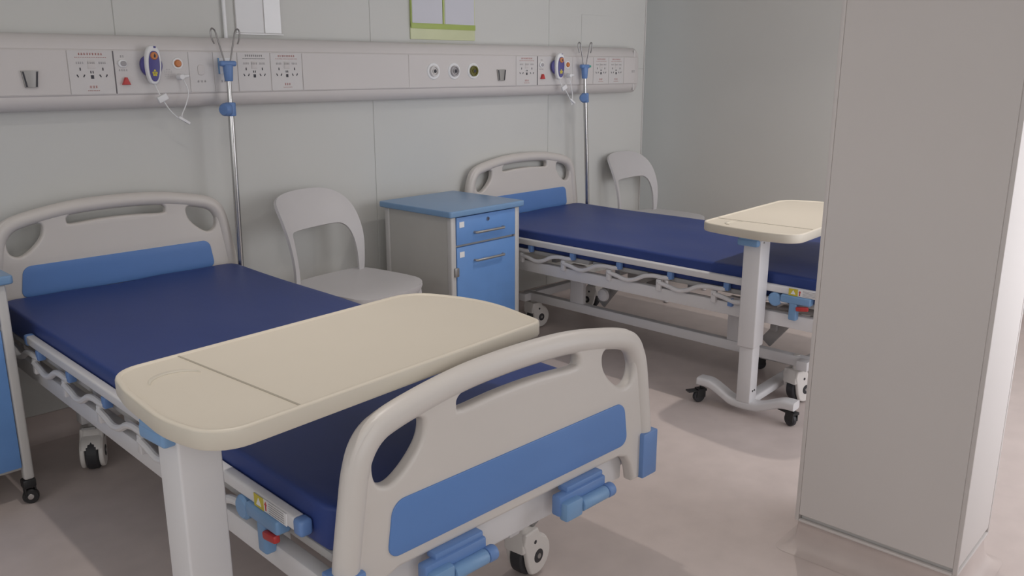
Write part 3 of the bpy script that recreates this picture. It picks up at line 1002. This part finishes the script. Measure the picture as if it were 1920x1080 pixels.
# ------------------------------------------------------------------ infusion poles
def iv_pole(base, top, label, led=False):
    bx, by, bz = base
    r = empty('infusion_pole', base, 0, label, 'infusion pole', 'infusion poles')
    d = Vector(top) - Vector(base)
    zc_ = lambda f: d * f
    fcl = 0.795
    MB().cyl((0, 0, 0.01), zc_(fcl), 0.0125, 18).obj('lower_tube', 'chrome', r)
    MB().cyl((0, 0, 0), (0, 0, 0.045), 0.016, 18, bev=0.002).obj('foot_sleeve', 'steel_white', r)
    MB().cyl(zc_(fcl), zc_(0.97), 0.0095, 16).obj('upper_tube', 'chrome', r)
    cl = MB().cyl(zc_(fcl - 0.026), zc_(fcl + 0.030), 0.021, 20, bev=0.005)
    cl.obj('height_clamp', 'bumper', r)
    p = zc_(fcl)
    MB().lathe([(0, 0.02), (0.020, 0.018), (0.026, 0.008), (0.026, -0.010), (0.012, -0.03), (0, -0.03)], T(p.x - 0.028, p.y - 0.014, p.z + 0.002) @ Matrix.Rotation(R(-60), 4, 'Z') @ Matrix.Rotation(R(90), 4, 'X'), 22).obj('clamp_knob', 'bumper', r)
    h = zc_(0.955)
    hd = MB().cyl((h.x, h.y, h.z - 0.045), (h.x, h.y, h.z + 0.02), 0.016, 18, 0.021, 0.003)
    hd.box((h.x, h.y, h.z + 0.024), (0.07, 0.026, 0.022), 0.008, 3)
    hd.obj('hook_hub', 'bumper', r)
    for s in (-1, 1):
        pts = [(h.x + s * 0.012, h.y, h.z + 0.03), (h.x + s * 0.026, h.y, h.z + 0.085), (h.x + s * 0.036, h.y, h.z + 0.125), (h.x + s * 0.043, h.y, h.z + 0.150),
               (h.x + s * 0.055, h.y, h.z + 0.158), (h.x + s * 0.062, h.y, h.z + 0.145), (h.x + s * 0.058, h.y, h.z + 0.120), (h.x + s * 0.050, h.y, h.z + 0.100)]
        MB().tube(pts, 0.0032, 8, smooth=5).obj('hook', 'hook', r)
    if led:
        MB().box((h.x + 0.035, h.y - 0.012, h.z + 0.024), (0.012, 0.006, 0.012), 0.002).obj('indicator', 'led', r)
    return r


iv_pole((1.685, 3.318, 0.448), (1.701, 3.318, 1.435), 'chrome infusion pole beside the near bed and the left chair')
iv_pole((3.984, 3.326, 0.448), (3.922, 3.326, 1.425), 'chrome infusion pole beside the far bed', True)


# ------------------------------------------------------------------ bedside cabinets
def cabinet(loc, rz, label):
    W, D, H = 0.46, 0.47, 0.775
    r = empty('bedside_cabinet', (loc[0], loc[1], 0), rz, label, 'bedside cabinet', 'bedside cabinets')
    tp = MB().fill([rrect(W + 0.04, D + 0.035, 0.015, 5)], 0.028, 0.006, T(0, 0, H - 0.014), 3)
    tp.obj('top', 'cab_top', r)
    z0 = 0.085
    for sx in (-1, 1):
        for sy in (-1, 1):
            MB().box((sx * (W / 2 - 0.016), sy * (D / 2 - 0.016), (z0 + H - 0.028) / 2), (0.032, 0.032, H - 0.028 - z0), 0.008, 3).obj('corner_post', 'cab_post', r)
    for sx in (-1, 1):
        MB().box((sx * (W / 2 - 0.012), 0, (0.12 + H - 0.028) / 2), (0.010, D - 0.06, H - 0.028 - 0.12)).obj('side_panel', 'cab_grey', r)
    MB().box((0, D / 2 - 0.012, (0.12 + H - 0.028) / 2), (W - 0.06, 0.010, H - 0.028 - 0.12)).obj('back_panel', 'cab_grey', r)
    MB().box((0, 0, 0.125), (W - 0.05, D - 0.05, 0.014)).obj('bottom_panel', 'cab_grey', r)
    MB().box((0, -D / 2 + 0.05, 0.607), (W - 0.07, 0.06, 0.012)).obj('divider_rail', 'cab_grey', r)
    fyy = -D / 2 + 0.008

    def front(name, za, zb, hz):
        o = MB().box((0, fyy, (za + zb) / 2), (W - 0.068, 0.018, zb - za), 0.002, 2).obj(name, 'cab_blue', r)
        MB().box((-0.165, fyy - 0.0098, zb - 0.034), (0.030, 0.0012, 0.026)).obj('number_sticker', 'white', o)
        hd = MB()
        hd.tube([(-0.085, fyy - 0.006, hz), (-0.085, fyy - 0.022, hz), (-0.078, fyy - 0.028, hz), (0.098, fyy - 0.028, hz), (0.105, fyy - 0.022, hz), (0.105, fyy - 0.006, hz)], 0.0058, 10)
        hd.obj('handle', 'grey_metal', o)
        return o
    dr = front('drawer', 0.614, H - 0.034, 0.662)
    MB().lathe([(0, 0.004), (0.009, 0.004), (0.010, 0)], T(0.005, fyy - 0.009, 0.714) @ Matrix.Rotation(R(90), 4, 'X'), 16).obj('lock', 'chrome', dr)
    MB().box((0.005, fyy - 0.0135, 0.714), (0.002, 0.001, 0.009)).obj('keyhole', 'pin', dr)
    dd = front('door', 0.135, 0.602, 0.530)
    MB().box((-W / 2 + 0.026, -D / 2 - 0.004, 0.490), (0.026, 0.012, 0.042), 0.003).obj('hinge', 'grey_metal', dd)
    MB().box((-W / 2 + 0.030, -D / 2 - 0.004, 0.225), (0.026, 0.012, 0.042), 0.003).obj('hinge', 'grey_metal', dd)
    for sx in (-1, 1):
        for sy in (-1, 1):
            x, y = sx * (W / 2 - 0.018), sy * (D / 2 - 0.018)
            c = MB().box((x, y, 0.070), (0.040, 0.036, 0.032), 0.006, 2).obj('caster', 'black', r)
            MB().lathe([(0, -0.011), (0.022, -0.011), (0.025, -0.007), (0.025, 0.007), (0.022, 0.011), (0, 0.011)], T(x, y - 0.008, 0.025) @ Matrix.Rotation(R(70), 4, 'Z') @ Matrix.Rotation(R(90), 4, 'Y'), 22).obj('caster_wheel', 'black', c)
            for q in (-1, 1):
                MB().box((x + q * 0.015, y - 0.004, 0.045), (0.005, 0.026, 0.045), 0.002).obj('caster_fork', 'black', c)
            MB().lathe([(0, 0.0135), (0.009, 0.0125), (0.011, 0.010)], T(x, y - 0.008, 0.025) @ Matrix.Rotation(R(70), 4, 'Z') @ Matrix.Rotation(R(-90), 4, 'Y'), 14).obj('wheel_cap', 'chrome', c)
    return r


cabinet((2.700, 3.112), R(2.5), 'blue and grey bedside cabinet standing between the two beds')
cabinet((0.472, 3.165), R(1), 'bedside cabinet cut off by the left edge of the photo')


# ------------------------------------------------------------------ chairs
def make_chair(loc, rz, label):
    r = empty('plastic_chair', (loc[0], loc[1], 0), rz, label, 'chair', 'white plastic chairs')
    sz = 0.490
    # seat: lofted rounded slab, slightly dished, front edge curving down
    t = bmesh.new()
    plan = catmull([(-0.205, 0.19, 0), (-0.225, 0.05, 0), (-0.225, -0.10, 0), (-0.200, -0.20, 0), (-0.12, -0.235, 0), (0, -0.242, 0),
                    (0.12, -0.235, 0), (0.200, -0.20, 0), (0.225, -0.10, 0), (0.225, 0.05, 0), (0.205, 0.19, 0), (0.1, 0.215, 0), (0, 0.22, 0), (-0.1, 0.215, 0)], 5, True)
    n = len(plan)
    rings = []
    def zz(x, y, f):
        z = sz - 0.012 * (1 - f * f)
        if y < -0.14:
            z -= 1.6 * (abs(y) - 0.14) ** 2
        return z
    for f in (0.2, 0.5, 0.75, 0.92, 1.0):
        rings.append([t.verts.new((p.x * f, p.y * f, zz(p.x * f, p.y * f, f))) for p in plan])
    rings.append([t.verts.new((p.x * 1.004, p.y * 1.004, zz(p.x, p.y, 1) - 0.012)) for p in plan])
    rings.append([t.verts.new((p.x * 0.98, p.y * 0.98, zz(p.x, p.y, 1) - 0.032)) for p in plan])
    rings.append([t.verts.new((p.x * 0.93, p.y * 0.93, zz(p.x, p.y, 1) - 0.032)) for p in plan])
    rings.append([t.verts.new((p.x * 0.90, p.y * 0.90, zz(p.x, p.y, 1) - 0.016)) for p in plan])
    rings.append([t.verts.new((p.x * 0.2, p.y * 0.2, sz - 0.030)) for p in plan])
    for A, B in zip(rings, rings[1:]):
        for i in range(n):
            t.faces.new((A[i], A[(i + 1) % n], B[(i + 1) % n], B[i]))
    t.faces.new(rings[0])
    t.faces.new(list(reversed(rings[-1])))
    bmesh.ops.recalc_face_normals(t, faces=t.faces)
    MB()._add(t).obj('seat', 'chair', r, ang=60)
    # back: an arch-shaped sheet with an opening above the seat
    NT = 60
    outer = catmull([(-0.198, 0.0, 0), (-0.196, 0.09, 0), (-0.202, 0.19, 0), (-0.212, 0.28, 0), (-0.219, 0.345, 0), (-0.207, 0.376, 0), (-0.15, 0.394, 0), (-0.02, 0.402, 0),
                     (0.10, 0.396, 0), (0.165, 0.366, 0), (0.201, 0.305, 0), (0.214, 0.20, 0), (0.207, 0.09, 0), (0.198, 0.0, 0)], 12)
    inner = catmull([(-0.172, 0.0, 0), (-0.174, 0.09, 0), (-0.174, 0.19, 0), (-0.170, 0.232, 0), (-0.140, 0.240, 0), (-0.08, 0.242, 0), (0, 0.244, 0),
                     (0.08, 0.245, 0), (0.122, 0.240, 0), (0.152, 0.212, 0), (0.168, 0.15, 0), (0.172, 0.06, 0), (0.172, 0.0, 0)], 12)
    def resamp(P, k):
        L = [0]
        for a, b_ in zip(P, P[1:]):
            L.append(L[-1] + (b_ - a).length)
        out = []
        j = 0
        for i in range(k + 1):
            d = L[-1] * i / k
            while j < len(P) - 2 and L[j + 1] < d:
                j += 1
            f = (d - L[j]) / max(1e-9, L[j + 1] - L[j])
            out.append(P[j].lerp(P[j + 1], f))
        return out
    O, I = resamp(outer, NT), resamp(inner, NT)
    def bend(u, v):
        # concave across, leaning back with height
        yb = 0.178 + 0.02 * (v / 0.40) + 0.12 * (v / 0.40) ** 2.2
        yb += -0.055 * (abs(u) / 0.22) ** 2.4 * (0.25 + 0.75 * v / 0.40)
        return (u, yb, sz - 0.02 + v)
    t = bmesh.new()
    K = 8
    g = []
    for a, b_ in zip(O, I):
        g.append([t.verts.new(bend(*(a.lerp(b_, k / K))[:2])) for k in range(K + 1)])
    for A, B in zip(g, g[1:]):
        for k in range(K):
            t.faces.new((A[k], A[k + 1], B[k + 1], B[k]))
    bmesh.ops.recalc_face_normals(t, faces=t.faces)
    bmesh.ops.solidify(t, geom=list(t.faces), thickness=0.013)
    bmesh.ops.recalc_face_normals(t, faces=t.faces)
    MB()._add(t).obj('backrest', 'chair', r, ang=50)
    for sx in (-1, 1):
        MB().tube([(sx * 0.185, -0.175, sz - 0.035), (sx * 0.195, -0.195, 0.25), (sx * 0.212, -0.225, 0.003)], [0.024, 0.021, 0.018, 0.016, 0.014], 12, smooth=6).obj('leg', 'chair', r)
        MB().tube([(sx * 0.185, 0.175, sz - 0.035), (sx * 0.198, 0.205, 0.25), (sx * 0.215, 0.26, 0.003)], [0.024, 0.021, 0.018, 0.016, 0.014], 12, smooth=6).obj('leg', 'chair', r)
    return r


make_chair((2.09, 3.05), R(8), 'white plastic chair beside the near bed and blue cabinet')
make_chair((4.455, 3.13), R(0), 'white plastic chair in the corner behind the far bed')


# ------------------------------------------------------------------ overbed tables
def overbed(loc, rz, H, off, label):
    """origin at the foot of the column; the top reaches out to +x"""
    r = empty('overbed_table', (loc[0], loc[1], 0), rz, label, 'overbed table', 'overbed tables')
    hw_ = 0.212
    def arc(cx, cy, rad, a0, a1, n=8):
        return [(cx + rad * math.cos(R(a0 + (a1 - a0) * k / n)), cy + rad * math.sin(R(a0 + (a1 - a0) * k / n))) for k in range(n + 1)]
    plan = fillet([(-0.098, hw_, 0.07), (0.690, hw_, 0.10), (0.756, 0.01, 0.45), (0.698, -hw_, 0.030), (-0.132, -hw_, 0.125), (-0.154, -0.08, 0.30), (-0.128, 0.10, 0.25)])
    plan = [(x + off, y) for x, y in plan]
    th = 0.037
    t = bmesh.new()
    def ring(f_in, z):
        n = len(plan)
        out = []
        for i in range(n):
            a, b_ = Vector(plan[i - 1]), Vector(plan[(i + 1) % n])
            d = (b_ - a).normalized()
            nr = Vector((-d.y, d.x))          # outward for clockwise order
            p = Vector(plan[i]) - nr * f_in
            out.append(t.verts.new((p.x, p.y, z)))
        return out
    zt = H
    n = len(plan)
    rings = [ring(0.020, zt - 0.0035), ring(0.012, zt - 0.0035), ring(0.009, zt - 0.0005), ring(0.005, zt), ring(0.002, zt - 0.0010), ring(0.0004, zt - 0.003), ring(0.0004, zt - th * 0.6), ring(0.012, zt - th * 0.6)]
    for A, B in zip(rings, rings[1:]):
        for i in range(n):
            t.faces.new((A[i], A[(i + 1) % n], B[(i + 1) % n], B[i]))
    t.faces.new(rings[0])
    t.faces.new(list(reversed(rings[-1])))
    bmesh.ops.recalc_face_normals(t, faces=t.faces)
    top = MB()._add(t).obj('table_top', 'cream', r, ang=40)
    t = bmesh.new()
    rings = [ring(0.006, zt - 0.0042), ring(0.0, zt - 0.0042), ring(-0.0006, zt - 0.006), ring(-0.0006, zt - th + 0.006), ring(0.002, zt - th + 0.0015), ring(0.008, zt - th)]
    for A, B in zip(rings, rings[1:]):
        for i in range(n):
            t.faces.new((A[i], A[(i + 1) % n], B[(i + 1) % n], B[i]))
    t.faces.new(list(reversed(rings[-1])))
    t.faces.new(rings[0])
    bmesh.ops.recalc_face_normals(t, faces=t.faces)
    MB()._add(t).obj('edge_band', 'cream_edge', top, ang=40)
    MB().box((0.036 + off, 0.0, zt - 0.0032), (0.0042, 2 * hw_ - 0.022, 0.0016)).obj('dividing_groove', 'groove', top)
    # crescent finger grip
    out_c = arc(-0.035 + off, 0.080, 0.050, 5, 165, 14)
    in_c = arc(-0.035 + off, 0.066, 0.052, 153, 17, 14)
    MB().fill([out_c + in_c], 0.0050, 0.0018, T(0, 0, zt - 0.0030), 2).obj('finger_grip', 'cream_edge', top)
    # under-top bracket, column, sleeve
    MB().box((0.16, 0.0, zt - th - 0.012), (0.42, 0.085, 0.022), 0.006, 2).obj('support_arm', 'steel_white', r)
    MB().box((0.0, 0.0, (zt - th - 0.002 + 0.30) / 2), (0.084, 0.074, zt - th - 0.002 - 0.30), 0.005, 3).obj('column_sleeve', 'steel_white', r)
    MB().box((0.0, 0.0, (0.06 + 0.34) / 2), (0.064, 0.060, 0.28), 0.004, 2).obj('column', 'steel_white', r)
    lv = MB()
    lv.fill([rrect(0.075, 0.09, 0.020, 5)], 0.012, 0.004, T(-0.030, 0.012, zt - th - 0.010), 3)
    lv.box((-0.050, 0.012, zt - th - 0.028), (0.030, 0.088, 0.030), 0.008, 3)
    lv.obj('height_lever', 'latch', r)
    for yy in (-0.03, 0.0):
        MB().cyl((0.010 + yy, -0.0370, zt - th - 0.022 + yy * 0.2), (0.010 + yy, -0.0390, zt - th - 0.022 + yy * 0.2), 0.004, 10).obj('screw', 'grey_metal', r)
    for zz_ in (0.11,):
        for q in (-1, 1):
            MB().cyl((q * 0.008, -0.0295, zz_), (q * 0.008, -0.0315, zz_), 0.0045, 10).obj('base_bolt', 'black', r)
    # base: a curved cross bar under the column and a long bar under the bed
    cb = MB()
    pts = catmull([(0, 0.215, 0.098), (0, 0.16, 0.097), (0, 0.11, 0.075), (0, 0.06, 0.050), (0, 0.0, 0.046), (0, -0.06, 0.050), (0, -0.11, 0.070), (0, -0.16, 0.090), (0, -0.215, 0.092)], 5)
    t = bmesh.new()
    rg = []
    for i, p in enumerate(pts):
        rg.append([t.verts.new((p.x + dx, p.y, p.z + dz)) for (dx, dz) in rrect(0.062, 0.036, 0.010, 3)])
    for A, B in zip(rg, rg[1:]):
        for i in range(len(A)):
            t.faces.new((A[i], A[(i + 1) % len(A)], B[(i + 1) % len(A)], B[i]))
    t.faces.new(rg[0])
    t.faces.new(list(reversed(rg[-1])))
    bmesh.ops.recalc_face_normals(t, faces=t.faces)
    cb._add(t)
    cb.obj('base_crossbar', 'steel_white', r, ang=45)
    MB().box((0.28, 0.0, 0.056), (0.56, 0.055, 0.032), 0.008, 3).obj('base_bar', 'steel_white', r)
    MB().box((0.56, 0.0, 0.072), (0.05, 0.40, 0.030), 0.008, 3).obj('base_end_bar', 'steel_white', r)
    for (x, y, yaw, z1) in ((0, 0.205, 60, 0.085), (0, -0.205, -20, 0.078), (0.56, 0.185, 30, 0.06), (0.56, -0.185, -15, 0.06)):
        c = MB()
        c.cyl((x, y, 0.052), (x, y, z1), 0.009, 12)
        ym = T(x, y, 0) @ Matrix.Rotation(R(yaw), 4, 'Z')
        for q in (-1, 1):
            t_ = bmesh.new()
            bmesh.ops.create_cube(t_, size=1.0)
            bmesh.ops.scale(t_, vec=(0.004, 0.040, 0.034), verts=t_.verts)
            c._add(t_, ym @ T(q * 0.013, 0.008, 0.042))
        t_ = bmesh.new()
        bmesh.ops.create_cube(t_, size=1.0)
        bmesh.ops.scale(t_, vec=(0.034, 0.040, 0.010), verts=t_.verts)
        c._add(t_, ym @ T(0, 0.004, 0.058))
        c = c.obj('caster', 'black', r)
        MB().lathe([(0, -0.010), (0.023, -0.010), (0.027, -0.006), (0.027, 0.006), (0.023, 0.010), (0, 0.010)], ym @ T(0, 0.012, 0.0275) @ Matrix.Rotation(R(90), 4, 'Y'), 22).obj('caster_wheel', 'tyre', c)
        t_ = bmesh.new()
        bmesh.ops.create_cube(t_, size=1.0)
        bmesh.ops.scale(t_, vec=(0.030, 0.042, 0.006), verts=t_.verts)
        MB()._add(t_, ym @ T(0, 0.048, 0.056)).obj('brake_pedal', 'black', c)
    return r


overbed((0.594, 1.418), R(5.0), 0.84, 0.065, 'cream overbed table across the nearer bed')
overbed((3.035, 1.660), R(4), 0.80, 0.015, 'cream overbed table at the farther bed beside the column')
bpy.context.view_layer.update()
